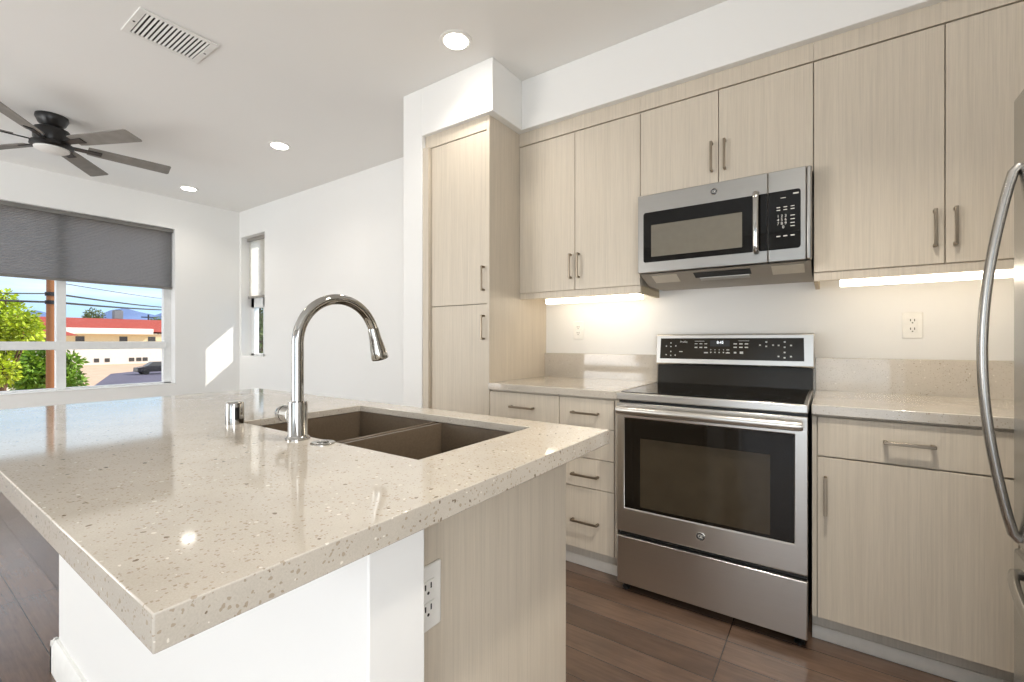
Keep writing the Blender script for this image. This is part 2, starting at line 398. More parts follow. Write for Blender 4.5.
# windows added behind the viewer, unseen; fill lamps stand just inside them
def added_rear_window(name, x0, x1, z0, z1, label):
    r = bpy.data.objects.new(name, None); C.objects.link(r); r.location = ((x0+x1)/2, YF-.1, z0); struct(r, label, 'window')
    q = B(); q.box(x0, x0+.06, YF-.13, YF-.07, z0, z1); q.box(x1-.06, x1, YF-.13, YF-.07, z0, z1); q.box(x0, x1, YF-.13, YF-.07, z1-.06, z1); q.box(x0, x1, YF-.13, YF-.07, z0, z0+.06)
    q.box((x0+x1)/2-.03, (x0+x1)/2+.03, YF-.13, YF-.07, z0, z1); q.build('window_frame', 'vinyl', r, .004)
    box('pane', 'glass', r, x0+.05, x1-.05, YF-.102, YF-.098, z0+.05, z1-.05)
added_rear_window('added_window_3', -5.85, -2.85, .05, 2.2, 'unseen sliding glass door added behind the viewer for fill light')
added_rear_window('added_window_4', -1.1, .9, .05, 2.2, 'unseen glazed door added behind the viewer for fill light')

r = bpy.data.objects.new('added_window_5', None); C.objects.link(r); r.location = (XR+.1, -1.55, .15); struct(r, 'unseen side window added behind the viewer for fill light', 'window')  # window added out of view to bring light from the right
q = B(); q.box(XR+.07, XR+.13, -2.5, -2.44, .15, 2.1); q.box(XR+.07, XR+.13, -.66, -.6, .15, 2.1); q.box(XR+.07, XR+.13, -2.5, -.6, 2.04, 2.1); q.box(XR+.07, XR+.13, -2.5, -.6, .15, .21); q.box(XR+.07, XR+.13, -1.58, -1.52, .15, 2.1)
q.build('window_frame', 'vinyl', r, .004); box('pane', 'glass', r, XR+.098, XR+.102, -2.45, -.65, .2, 2.05)

# ------------------------------------------------------------------ pulls
def pull(parent, mid, length, axis, face, mat='nickel', name='handle'):
    """square bar pull; face = outward direction (unit), axis = 'x','y' or 'z'"""
    h = B(); L = length/2; t = .0055; so = .028
    ax = {'x': Vector((1, 0, 0)), 'y': Vector((0, 1, 0)), 'z': Vector((0, 0, 1))}[axis]; f = Vector(face); c = Vector(mid); s = ax.cross(f)
    def bar(p, ha, hf, hs):
        pts = [p+ax*i*ha+f*j*hf+s*k*hs for i in (-1, 1) for j, k in ((-1, -1), (1, -1), (1, 1), (-1, 1))]
        h.hexa(pts[:4], pts[4:])
    bar(c+f*so, L, .004, t)
    for e in (-1, 1): bar(c+ax*e*(L-.006)+f*(so/2), .006, so/2, t)
    return h.build(name, mat, parent, .0015)

G = .0018  # half gap between fronts
# ------------------------------------------------------------------ upper cabinets
UY = 2.395; UZ0, UZ1 = 1.456, 2.378
def upper(name, label, x0, x1, z0, splits, handles, group='upper cabinets'):
    t = thing(name, label, 'cabinet', ((x0+x1)/2, YB, z0), group)
    box('carcass', 'lam', t, x0+.0005, x1-.0005, UY+.021, YB, z0, UZ1+.004)
    box('filler_rail', 'lam', t, x0+.0005, x1-.0005, UY-.002, YB, UZ1+.006, 2.465)
    xs = [x0]+splits+[x1]
    for i, (a, b) in enumerate(zip(xs, xs[1:])):
        d = box('door', 'lam', t, a+G, b-G, UY, UY+.019, z0, UZ1, .0012)
        for hx, hz in handles:
            if a < hx < b: pull(d, (hx, UY, hz), .145, 'z', (0, -1, 0))
    return t
u1 = upper('wall_cabinet', 'two door upper cabinet between the pantry and the microwave', -1.613, -.832, UZ0, [-1.222], [(-1.247, 1.594), (-1.195, 1.594)])
m = B(); m.box(-1.612, -.833, UY+.006, UY+.024, 1.418, UZ0-.001); m.build('light_rail', 'lam', u1, .001)
box('side_panel', 'lam_edge', u1, -.85, -.8325, UY+.025, YB, 1.412, UZ0-.001, .001)
u2 = upper('wall_cabinet', 'short two door upper cabinet directly above the microwave', -.832, -.057, 1.902, [-.443], [(-.473, 2.055), (-.414, 2.055)])
u3 = upper('wall_cabinet', 'two door upper cabinet right of the microwave beside the refrigerator', -.057, .79, UZ0, [.366], [(.336, 1.593), (.394, 1.593)])
m = B(); m.box(-.056, .789, UY+.006, UY+.024, 1.418, UZ0-.001); m.build('light_rail', 'lam', u3, .001)
box('side_panel', 'lam_edge', u3, -.0565, -.039, UY+.025, YB, 1.412, UZ0-.001, .001)

box('filler_panel', 'lam', u3, .792, XR-.002, UY+.004, UY+.022, UZ0, 2.465)
# under-cabinet light bars
def light_bar(label, x0, x1, y):
    t = thing('light_bar', label, 'light', ((x0+x1)/2, y, 1.455), 'under cabinet light bars')
    box('housing', 'ventwhite', t, x0, x1, y-.005, y+.035, 1.424, 1.4555)
    box('diffuser', 'led', t, x0+.003, x1-.003, y-.004, y+.034, 1.394, 1.4235, .004)
light_bar('glowing under-cabinet light bar left of the microwave', -1.505, -.868, 2.535)
light_bar('glowing under-cabinet light bar right of the microwave above the outlet', .035, .70, 2.45)

# ------------------------------------------------------------------ pantry
PY = 2.088
p = thing('pantry_cabinet', 'tall pale pantry cabinet recessed at the left end of the counter', 'cabinet', (-1.86, YB, 0))
m = B(); m.box(-2.10, -1.635, PY+.022, YB, .10, 2.384); m.build('carcass', 'gap', p)
box('side_panel', 'lam', p, -1.634, -1.6135, PY-.004, YB, 0, 2.465, .0012)
box('filler_rail', 'lam', p, -2.134, -1.6345, PY-.004, PY+.02, 2.386, 2.465)
box('filler_strip', 'lam', p, -2.1345, -2.086, 2.062, YB, 0, 2.385)
du = box('door', 'lam', p, -2.083, -1.636, PY, PY+.019, 1.374, 2.382, .0012); pull(du, (-1.655, PY, 1.52), .145, 'z', (0, -1, 0))
dl = box('door', 'lam', p, -2.084, -1.636, PY, PY+.019, .105, 1.370, .0012); pull(dl, (-1.655, PY, 1.235), .145, 'z', (0, -1, 0))
box('toe_kick', 'kick', p, -2.084, -1.636, 2.145, 2.16, 0, .10)

# ------------------------------------------------------------------ base cabinets
BY = 2.085
def base(name, label, x0, x1):
    t = thing(name, label, 'cabinet', ((x0+x1)/2, YB, 0), 'base cabinets along the back wall')
    box('carcass', 'lam', t, x0, x1, BY+.021, YB-.002, .10, .8755)
    m = B(); m.box(x0, x1, 2.145, 2.16, 0, .10); m.build('toe_kick', 'kick', t)
    m = B(); m.prism([(2.145, 0), (2.128, 0), (2.128, .03), (2.138, .045), (2.145, .045)], x0, x1, 'x'); m.build('shoe_moulding', 'shoe', t)
    return t
def drawer(t, x0, x1, z0, z1, hl=.148, hz=None):
    d = box('drawer', 'lam', t, x0+G, x1-G, BY, BY+.019, z0+G, z1-G, .0012)
    if hl: pull(d, ((x0+x1)/2, BY, hz or (z0+z1)/2), hl, 'x', (0, -1, 0))
    return d
b1 = base('base_cabinet', 'base cabinet with one drawer over a door, beside the pantry', -1.611, -1.156)
drawer(b1, -1.611, -1.155, .721, .868, .152, .791)
d = box('door', 'lam', b1, -1.611+G, -1.155-G, BY, BY+.019, .105, .717, .0012); pull(d, (-1.195, BY, .61), .145, 'z', (0, -1, 0))
b2 = base('base_cabinet', 'four drawer base cabinet immediately left of the range', -1.154, -.835)
for a, b, hz in ((.721, .868, .795), (.5675, .721, .645), (.418, .5675, .483), (.105, .418, .25)): drawer(b2, -1.155, -.852, a, b, .148, hz)
box('filler_strip', 'lam', b2, -.8505, -.836, BY+.004, BY+.0205, .105, .868)
b3 = base('base_cabinet', 'base cabinet with a wide drawer over a door, right of the range', -.055, XR-.002)
box('filler_strip', 'lam', b3, -.054, -.040, BY+.004, BY+.0205, .105, .868)
drawer(b3, -.039, .490, .719, .868, .138, .797)
d = box('door', 'lam', b3, -.039+G, .490-G, BY, BY+.019, .105, .715, .0012); pull(d, (-.012, BY, .574), .142, 'z', (0, -1, 0))
box('door', 'lam', b3, .490+G, .80, BY, BY+.019, .105, .868, .0012)
box('filler_panel', 'lam', b3, .803, XR-.003, BY+.004, BY+.0205, .105, .868)

# worktops and upstands
tag(box('countertop', 'quartz', None, -1.6128, -.834, 2.07, 2.7045, .876, .914, .003), 'speckled quartz worktop left of the range', 'countertop', 'back wall worktops')
tag(box('countertop', 'quartz', None, -.056, XR-.001, 2.07, 2.7045, .876, .914, .003), 'speckled quartz worktop right of the range', 'countertop', 'back wall worktops')
tag(box('backsplash', 'quartz', None, -1.6128, -.834, 2.705, YB-.0005, .876, 1.073, .002), 'low quartz backsplash left of the range', 'backsplash', 'back wall backsplashes')
tag(box('backsplash', 'quartz', None, -.056, XR-.001, 2.705, YB-.0005, .876, 1.073, .002), 'low quartz backsplash right of the range', 'backsplash', 'back wall backsplashes')

# ------------------------------------------------------------------ outlets
def outlet(label, c, face, gfci=False):
    """face: 'y-' on the back wall, 'x+' on the island end"""
    t = thing('wall_outlet', label, 'outlet', c, 'wall outlets')
    def bx(name, mat, u0, u1, w0, w1, d0, d1, par=t, bev=0):
        if face == 'y-': return box(name, mat, par, c[0]+u0, c[0]+u1, c[1]-d1, c[1]-d0, c[2]+w0, c[2]+w1, bev)
        return box(name, mat, par, c[0]+d0, c[0]+d1, c[1]+u0, c[1]+u1, c[2]+w0, c[2]+w1, bev)
    bx('cover_plate', 'plate', -.036, .036, -.059, .059, 0, .006, t, .003)
    for s in (1, -1):
        if gfci: r = bx('socket', 'plate', -.017, .017, s*.017-.0155, s*.017+.0155, .006, .0085, t, .001)
        else: r = bx('socket', 'plate', -.0165, .0165, s*.0195-.014, s*.0195+.014, .006, .0085, t, .003)
        z = s*.0195
        bx('slot', 'slot', -.0085, -.0055, z-.001, z+.009, .0085, .0089, r); bx('slot', 'slot', .0055, .0085, z-.001, z+.009, .0085, .0089, r)
        q = B(); cc = (c[0], c[1]-.0085, c[2]+z-.008) if face == 'y-' else (c[0]+.0085, c[1], c[2]+z-.008)
        if face == 'y-': q.cyl(cc, (cc[0], cc[1]-.0004, cc[2]), .0028, seg=12)
        else: q.cyl(cc, (cc[0]+.0004, cc[1], cc[2]), .0028, seg=12)
        q.build('slot', 'slot', r)
    return t
outlet('white duplex outlet on the wall left of the range', (-1.365, YB, 1.226), 'y-')
outlet('white outlet with test buttons on the wall right of the range', (.308, YB, 1.226), 'y-', True)

# ------------------------------------------------------------------ island
IX0, IX1, IY0, IY1 = -2.385, -.49, .148, 1.165
SK = (-1.44, -.684, .65, 1.072)
m = B(); t_ = .04
def ring4(r, z): return [m.b.verts.new(p) for p in ((r[0], r[2], z), (r[1], r[2], z), (r[1], r[3], z), (r[0], r[3], z))]
OUT = (IX0, IX1, IY0, IY1); INN = (IX0+t_, IX1-t_, IY0+t_, IY1-t_)
loops = [ring4(SK, .914), ring4(OUT, .914), ring4(OUT, .877), ring4(INN, .877), ring4(INN, .892), ring4(SK, .892)]
for a, b in zip(loops, loops[1:]+loops[:1]):
    for k in range(4): m.b.faces.new((a[k], a[(k+1) % 4], b[(k+1) % 4], b[k]))
isl = m.build('island_countertop', 'quartz', None, .0018)
tag(isl, 'big speckled quartz island worktop with a sink cut into it', 'countertop')
pw = B(); pw.box(-2.22, -.52, .40, .507, 0, .8765)
struct(pw.build('wall_island', 'wall', None, .003), 'white half wall under the seating side of the island', 'wall')
bb = B()
bb.prism([(.3995, 0), (.381, 0), (.381, .09), (.391, .11), (.3995, .11)], -2.239, -.501, 'x')
bb.prism([(-2.2205, 0), (-2.239, 0), (-2.239, .09), (-2.229, .11), (-2.2205, .11)], .381, .507, 'y')
bb.prism([(-.5195, 0), (-.501, 0), (-.501, .09), (-.511, .11), (-.5195, .11)], .381, .507, 'y')
struct(bb.build('baseboard_island', 'trim', None), 'white baseboard round the island half wall', 'baseboard')
ic = thing('island_cabinet', 'pale laminate island cabinet holding the sink, facing the range', 'cabinet', (-1.4, .81, 0))
box('end_panel', 'lam', ic, -.620, -.60, .508, 1.122, 0, .8765, .0012)
box('end_panel', 'lam', ic, -2.22, -2.20, .508, 1.122, 0, .8765, .0012)
m = B(); m.box(-2.199, -.621, .508, .52, .10, .876); m.box(-2.199, -.621, .52, 1.095, .10, .118); m.box(-2.199, -.621, 1.08, 1.098, .82, .876); m.build('carcass', 'lam', ic)
box('toe_kick', 'kick', ic, -2.199, -.621, 1.04, 1.055, 0, .0995)
xs = [-2.198, -1.82, -1.44, -1.06, -.622]
for i, (a, b) in enumerate(zip(xs, xs[1:])):
    d = box('door', 'lam', ic, a+G, b-G, 1.1, 1.12, .105, .868, .0012)
    pull(d, ((b-.03 if i % 2 == 0 else a+.03), 1.12, .78), .145, 'z', (0, 1, 0))
outlet('white duplex outlet on the island end panel half hidden by the white wall', (-.60, .585, .690), 'x+')

# sink (undermounted double bowl)
sk = thing('sink', 'taupe double bowl sink set under the island worktop', 'sink', (-1.06, .86, .68))
def bowl(x0, x1, y0, y1, zt, zb):
    q = B(); r = .012
    def ring(e, z):
        return [q.b.verts.new(v) for v in ((x0+e, y0+e, z), (x1-e, y0+e, z), (x1-e, y1-e, z), (x0+e, y1-e, z))]
    rs = [ring(-.006, zt), ring(0, zt), ring(.004, zb+r), ring(.014, zb), ]
    for a, b in zip(rs, rs[1:]):
        for k in range(4): q.b.faces.new((a[k], b[k], b[(k+1) % 4], a[(k+1) % 4]))
    q.b.faces.new(rs[-1])
    o = q.build('bowl', 'sink', sk, fix=False)
    s = o.modifiers.new('shell', 'SOLIDIFY'); s.thickness = .008; s.offset = -1
    return o
zt = .891
m = B(); m.plate_with_hole((SK[0]-.03, SK[1]+.03, SK[2]-.03, SK[3]+.03), (SK[0]-.002, SK[1]+.002, SK[2]-.002, SK[3]+.002), .884, .891); m.build('rim', 'sink', sk)
bowl(SK[0], -1.056, SK[2], SK[3], .884, .68); bowl(-1.024, SK[1], SK[2], SK[3], .884, .68)
box('divider', 'sinkrim', sk, -1.057, -1.023, SK[2]+.001, SK[3]-.001, .80, .868, .006)
for x in (-1.25, -.855):
    q = B(); q.lathe([(.001, 0), (.03, 0), (.042, .004), (.044, .003), (.044, -.003), (.001, -.003)], (x, .86, .684)); q.build('drain', 'chrome', sk)

# faucet
fx, fy = -1.072, .616
fa = thing('kitchen_faucet', 'chrome gooseneck pull-down faucet standing behind the sink', 'faucet', (fx, fy, .914))
q = B(); q.lathe([(.0285, 0), (.0285, .004), (.025, .007), (.0225, .011), (.0225, .088), (.0215, .093), (.015, .094)], (fx, fy, .914)); q.build('base', 'chrome', fa)
path = [(fx, fy, 1.0), (fx, fy, 1.06), (fx, fy, 1.12)]
R = .116
for k in range(25):
    a = math.radians(180-k*(160/24)); path.append((fx, fy+R+R*math.cos(a), 1.15+R*math.sin(a)))
q = B(); q.tube(path, .0138, 20); q.build('spout', 'chrome', fa)
e = Vector(path[-1]); td = Vector((0, .28, -.96)).normalized()
q = B(); q.tube([e-td*.002, e+td*.004, e+td*.03, e+td*.07, e+td*.086, e+td*.09], [.0145, .0155, .0168, .0225, .0245, .023], 24); hd = q.build('spray_head', 'chrome', fa)
q = B(); q.cyl(e+td*.09, e+td*.0915, .017); q.build('nozzle', 'black', hd)
q = B(); q.tube([(fx-.022, fy, .972), (fx-.052, fy, .972)], .0205, 24); q.build('handle_hub', 'chrome', fa)
q = B(); q.cyl((fx-.052, fy, .972), (fx-.0555, fy, .972), .0185); q.build('seal_ring', 'black', fa)
q = B(); q.tube([(fx-.0555, fy, .972), (fx-.066, fy, .972), (fx-.074, fy, .972), (fx-.077, fy, .972)], [.0205, .0205, .018, .013], 24); hb = q.build('handle', 'chrome', fa)

ag = thing('air_gap', 'short chrome air gap cylinder left of the faucet', 'air gap', (-1.424, .627, .914))
q = B(); q.lathe([(.0245, 0), (.0245, .058), (.0225, .063), (.0175, .0645), (.001, .0645)], (-1.424, .627, .914)); q.build('cap', 'chrome', ag)
q = B(); q.tube([(-1.424+.0225, .627-.004, .914+.014), (-1.424+.0225, .627-.004, .914+.05)], [.007, .007], 16, flat=((1, 0, 0), .4)); q.build('slot', 'black', ag)
bt = thing('disposal_button', 'flat round chrome button right of the faucet on the worktop', 'button', (-.977, .623, .914))
q = B(); q.lathe([(.028, 0), (.028, .002), (.025, .004), (.018, .0045), (.016, .0035), (.001, .0035)], (-.977, .623, .914)); q.build('flange', 'chrome', bt)
q = B(); q.lathe([(.013, .0036), (.013, .006), (.011, .007), (.001, .007)], (-.977, .623, .914)); q.build('push_button', 'chrome', bt)

# ------------------------------------------------------------------ range
RX0, RX1 = -.812, -.064; RC = (RX0+RX1)/2
rg = thing('electric_range', 'stainless steel electric range with black glass cooktop', 'range', (RC, 2.35, 0))
m = B(); m.box(RX0+.004, RX1-.004, 2.035, 2.70, .045, .884); m.build('body', 'black', rg)
ct = B(); ct.box(RX0, RX1, 2.012, 2.64, .884, .917); ctop = ct.build('cooktop', 'steel', rg, .004)
box('cooktop_glass', 'blackglass', ctop, RX0+.014, RX1-.014, 2.03, 2.625, .9172, .9205, .0015)
for cx, cy, rr in ((-.62, 2.17, .10), (-.25, 2.17, .115), (-.62, 2.47, .075), (-.25, 2.47, .075), (-.435, 2.5, .06)):
    q = B()
    for k in range(64):
        a0_, a1_ = 2*PI*k/64, 2*PI*(k+1)/64
        vs = [q.b.verts.new((cx+r*math.cos(a), cy+r*math.sin(a), .9207)) for r, a in ((rr, a0_), (rr+.002, a0_), (rr+.002, a1_), (rr, a1_))]
        q.b.faces.new(vs)
    q.build('burner_ring', 'badge', ctop)
# oven door: steel frame round the glass
dr = B(); dr.plate_with_hole((RX0+.002, RX1-.002, .279, .872), (-.7735, -.1075, .391, .803), 2.012, 2.03)
for v in dr.b.verts: v.co = (v.co.x, v.co.z, v.co.y)
door = dr.build('oven_door', 'steel', rg, .004)
box('door_core', 'black', door, RX0+.006, RX1-.006, 2.0305, 2.0345, .283, .868)
gl = box('door_glass', 'ovenglass', door, -.7725, -.1085, 2.014, 2.0302, .392, .802)
box('inner_window', 'ovenwin', gl, -.70, -.188, 2.0132, 2.0139, .405, .715)
hz = .842
q = B(); q.tube([(RX0+.018, 1.975, hz), (RX0+.03, 1.972, hz), (RX1-.03, 1.972, hz), (RX1-.018, 1.975, hz)], [.017, .019, .019, .017], 20, flat=((0, 0, 1), 1.0))
for x in (RX0+.035, RX1-.035): q.hexa([(x-.012, 1.972, hz-.012), (x+.012, 1.972, hz-.012), (x+.012, 1.972, hz+.012), (x-.012, 1.972, hz+.012)], [(x-.016, 2.012, hz-.016), (x+.016, 2.012, hz-.016), (x+.016, 2.012, hz+.016), (x-.016, 2.012, hz+.016)])
q.build('handle', 'steel', door)
def badge(par, c, r):
    q = B(); q.lathe([(r, 0), (r, -.003), (r*.86, -.0045), (r*.82, -.003), (.001, -.003)], c, 'y'); o = q.build('badge', 'chrome', par)
    q = B(); q.lathe([(r*.8, -.003), (r*.8, -.0034), (.001, -.0034)], c, 'y'); q.build('badge_face', 'badge', o)
    text('monogram', 'GE', 'print', o, (c[0], c[1]-.0036, c[2]), r*1.05, spacing=.75)
badge(door, (-.442, 2.012, .338), .0175)
dw = box('storage_drawer', 'steel', rg, RX0+.002, RX1-.002, 2.012, 2.034, .04, .258, .004)
box('finger_lip', 'steel', dw, -.54, -.34, 2.003, 2.0119, .253, .262, .002)
for x in (RX0+.03, RX1-.03):
    q = B(); q.lathe([(.018, 0), (.018, .008), (.01, .012), (.01, .05)], (x, 2.06, 0), seg=16); q.build('foot', 'black', rg)
m = B(); m.box(RX0+.02, RX1-.02, 2.07, 2.6, .012, .05); m.build('plinth', 'black', rg)
# back guard
bgd = B(); bgd.prism([(2.628, .9175), (2.70, .9175), (2.70, 1.05), (2.642, 1.05)], RX0+.002, RX1-.002, 'x'); guard = bgd.build('back_guard', 'backguard', rg, .002)
cp = B(); cp.prism([(2.618, 1.03), (2.625, 1.022), (2.70, 1.022), (2.70, 1.194), (2.642, 1.194), (2.632, 1.188)], RX0-.006, RX1+.004, 'x'); cpan = cp.build('control_panel', 'steel', rg, .003)
def onpanel(z, out=0): # y of the sloped face at height z
    return 2.618+(z-1.03)/(1.188-1.03)*.014-out
gp = B(); za, zb = 1.056, 1.170
gp.hexa([(-.795, onpanel(za, .0022), za), (-.100, onpanel(za, .0022), za), (-.100, onpanel(za, -.004), za), (-.795, onpanel(za, -.004), za)],
        [(-.792, onpanel(zb, .0022), zb), (-.102, onpanel(zb, .0022), zb), (-.102, onpanel(zb, -.004), zb), (-.792, onpanel(zb, -.004), zb)])
gpo = gp.build('control_glass', 'panel', cpan)
tilt = PI/2-math.atan2(.014, .158)
ds = B(); ds.hexa([(-.528, onpanel(1.126, .0027), 1.126), (-.432, onpanel(1.126, .0027), 1.126), (-.432, onpanel(1.126, .002), 1.126), (-.528, onpanel(1.126, .002), 1.126)],
                  [(-.528, onpanel(1.158, .0027), 1.158), (-.432, onpanel(1.158, .0027), 1.158), (-.432, onpanel(1.158, .002), 1.158), (-.528, onpanel(1.158, .002), 1.158)])
dso = ds.build('display', 'black', gpo)
M['digits'] = emitter('clock_digits', (.85, .9, .95), 1.6)
text('clock', '8:45', 'digits', dso, (-.478, onpanel(1.147, .0032), 1.147), .02, (tilt, 0, 0))
text('lettering', 'Profile', 'print', gpo, (-.665, onpanel(1.150, .0028), 1.150), .015, (tilt, 0, 0))
pm = B()
def mark(x, z, w=.014, h=.004):
    pm.box(x-w/2, x+w/2, onpanel(z, .0027), onpanel(z, .0020), z-h/2, z+h/2)
for x, z in ((-.735, 1.144), (-.735, 1.124), (-.76, 1.126), (-.708, 1.128), (-.735, 1.096), (-.735, 1.074), (-.76, 1.078), (-.71, 1.076)): mark(x, z, .006, .006)
mark(-.68, 1.096, .018)
for x in (-.60, -.575, -.55): mark(x, 1.14); mark(x, 1.12, .014, .006)
mark(-.582, 1.154, .05, .002); mark(-.548, 1.092, .02, .006)
for k in range(5): mark(-.524+k*.021, 1.108, .004); mark(-.524+k*.021, 1.094, .006, .006)
for x in (-.405, -.378, -.352): mark(x, 1.14, .016, .006); mark(x, 1.122, .016, .006)
mark(-.44, 1.108); mark(-.44, 1.092, .02, .005); mark(-.405, 1.094, .012, .008); mark(-.375, 1.094, .016, .012); mark(-.365, 1.156, .05, .002)
for x, z in ((-.262, 1.150), (-.262, 1.128), (-.29, 1.134), (-.232, 1.134), (-.182, 1.150), (-.182, 1.124), (-.208, 1.133), (-.155, 1.133), (-.182, 1.098), (-.182, 1.072), (-.208, 1.078), (-.155, 1.078)): mark(x, z, .008, .007)
pm.build('printed_legends', 'print', gpo)['kind'] = 'stuff'

# ------------------------------------------------------------------ microwave
MX0, MX1, MY = -.812, -.061, 2.30
mw = thing('microwave', 'stainless over-the-range microwave with black glass door', 'microwave', (RC, YB, 1.465))
m = B(); m.prism([(MY+.045, 1.502), (MY+.045, 1.90), (YB-.001, 1.90), (YB-.001, 1.458), (MY+.16, 1.458)], MX0+.004, MX1-.002, 'x'); m.build('body', 'black', mw)
und = B(); und.prism([(MY+.02, 1.499), (MY+.16, 1.452), (YB-.002, 1.452), (YB-.002, 1.4575), (MY+.16, 1.4575), (MY+.045, 1.499)], MX0+.006, MX1-.004, 'x'); uo = und.build('underside_panel', 'mwunder', mw)
def uz(y): return 1.499-(y-MY-.02)/.14*.047
def under(name, mat, x0, x1, y0, y1, d=.0015):
    q = B(); q.hexa([(x0, y0, uz(y0)-d), (x1, y0, uz(y0)-d), (x1, y1, uz(y1)-d), (x0, y1, uz(y1)-d)], [(x0, y0, uz(y0)+.002), (x1, y0, uz(y0)+.002), (x1, y1, uz(y1)+.002), (x0, y1, uz(y1)+.002)])
    return q.build(name, mat, uo)
under('vent_slot', 'black', -.55, -.30, MY+.045, MY+.10); under('light_lens', 'lens', -.755, -.63, MY+.045, MY+.125); under('light_lens', 'lens', -.215, -.09, MY+.045, MY+.125)
under('vent_lip', 'steel', -.53, -.31, MY+.10, MY+.13, .004)
XS = -.223
md = B(); md.box(MX0, XS-.001, MY, MY+.044, 1.503, 1.90); mdo = md.build('door', 'steelm', mw, .003)
gl = B()
def rrect(x0, x1, z0, z1, r, left=True, right=True):
    pts = []
    for cx, cz, a, on in ((x1-r, z1-r, 0, right), (x0+r, z1-r, 90, left), (x0+r, z0+r, 180, left), (x1-r, z0+r, 270, right)):
        if on: pts += [(cx+r*math.cos(math.radians(a+k*22.5)), cz+r*math.sin(math.radians(a+k*22.5))) for k in range(5)]
        else:
            sx = x1 if cx > (x0+x1)/2 else x0; sz = z1 if cz > (z0+z1)/2 else z0; pts.append((sx, sz))
    return pts
gl.prism(rrect(-.782, XS-.0025, 1.555, 1.809, .012, True, False), MY-.0015, MY-.0001, 'y'); glo = gl.build('door_glass', 'blackglass', mdo)
box('screen', 'mwwin', glo, -.742, -.326, MY-.0022, MY-.0016, 1.582, 1.742)
q = B(); q.tube([(-.268, MY-.002, 1.818), (-.268, MY-.026, 1.812), (-.268, MY-.034, 1.79), (-.268, MY-.036, 1.685), (-.268, MY-.034, 1.58), (-.268, MY-.026, 1.558), (-.268, MY-.002, 1.552)], .0125, 16, flat=((0, 1, 0), .75)); q.build('handle', 'chrome', mdo)
badge(mdo, (-.445, MY, 1.858), .016)
mp = B(); mp.box(XS+.001, -.081, MY, MY+.044, 1.503, 1.90); mpo = mp.build('control_panel', 'steelm', mw, .003)
box('edge_trim', 'steelm', mpo, -.0805, MX1, MY+.001, MY+.044, 1.503, 1.90, .006)
gk = B(); gk.prism(rrect(XS+.0025, -.1005, 1.555, 1.809, .012, False, True), MY-.0015, MY-.0001, 'y'); gko = gk.build('keypad_glass', 'blackglass', mpo)
km = B()
def kmark(x, z, w, h=.0035): km.box(x-w/2, x+w/2, MY-.0021, MY-.0015, z-h/2, z+h/2)
for zz in (1.738, 1.726):
    for x in (-.183, -.157, -.130): kmark(x, zz, .014)
for zz in (1.698, 1.682, 1.666, 1.652): kmark(-.130, zz, .016)
for x in (-.183, -.157, -.130): kmark(x, 1.612, .015, .005)
kmark(-.165, 1.778, .02, .003)
km.build('keypad_legends', 'print', gko)['kind'] = 'stuff'
text('keypad_digits', '1 2 3\n4 5 6\n7 8 9\n  0', 'print', gko, (-.170, MY-.0018, 1.675), .017, line=.95, spacing=1.05)
q = B(); q.box(-.128, -.108, MY-.0021, MY-.0015, 1.788, 1.794); q.build('display_icon', 'print', gko)

# ------------------------------------------------------------------ refrigerator
FX = .388; FY0, FY1 = .80, 1.70
fr = thing('refrigerator', 'stainless refrigerator at the right edge with a bowed handle', 'refrigerator', (.8, 1.25, 0))
box('body', 'steelz', fr, FX+.055, 1.17, FY0+.006, FY1-.006, .03, 1.765, .004)
fd = box('fridge_door', 'steelz', fr, FX, FX+.05, FY0, FY1, .640, 1.775, .008)
fz = box('freezer_drawer', 'steelz', fr, FX, FX+.05, FY0, FY1, .09, .626, .008)
m = B(); m.box(FX+.03, 1.15, FY0+.02, FY1-.02, .0, .085); m.build('plinth', 'black', fr)
hy = FY1-.045
pts = [(FX+.002, hy, 1.592)]
for k in range(25):
    t = k/24; z = 1.578-t*(1.578-.672)
    pts.append((FX-.010-.055*math.sin(PI*t)**.9, hy, z))
pts.append((FX+.002, hy, .658))
q = B(); q.tube(pts, .0145, 16, flat=((1, 0, 0), .75)); q.build('handle', 'steelz', fd)
pts = [(FX+.002, FY1-.05, .575)]+[(FX-.012-.034*math.sin(PI*k/20)**.7, FY1-.06-k/20*(FY1-FY0-.12), .575-.02*math.sin(PI*k/20)) for k in range(21)]+[(FX+.002, FY0+.05, .575)]
q = B(); q.tube(pts, .014, 16, flat=((1, 0, 0), .75)); q.build('handle', 'steelz', fz)

# ------------------------------------------------------------------ ceiling fittings
def downlight(x, y, label, power=16, cone=140):
    t = thing('recessed_light', label, 'light', (x, y, CEIL), 'recessed ceiling lights')
    q = B(); n = 40
    q.lathe([(.064, -.0005), (.066, -.006), (.084, -.006), (.088, -.003), (.088, -.0002)], (x, y, CEIL), seg=n)
    q.build('trim_ring', 'ventwhite', t)
    q = B(); q.lathe([(.0635, -.0068), (.0635, -.008), (.05, -.0095), (.001, -.0095)], (x, y, CEIL), seg=n); q.build('lens', 'can', t)
    l = bpy.data.lights.new('downlight_beam', 'SPOT'); l.energy = power; l.spot_size = math.radians(cone); l.spot_blend = .75; l.shadow_soft_size = .08; l.color = (1, .93, .83)
    o = bpy.data.objects.new('downlight_beam', l); C.objects.link(o); o.location = (0, 0, -.025); o.parent = t
downlight(-1.646, 1.833, 'round recessed light closest to the kitchen soffit', 22)
downlight(-3.726, 1.984, 'round recessed light in the middle of the living room ceiling row', 14)
downlight(-5.56, 1.99, 'small round recessed light nearest the far window corner', 14)

downlight(.02, 1.25, 'unseen recessed light added over the range aisle', 155, 116)  # lamp added out of view to brighten the range and base cabinets
downlight(-2.7, .2, 'unseen recessed light added over the far end of the island', 14)  # another out-of-view lamp added as fill

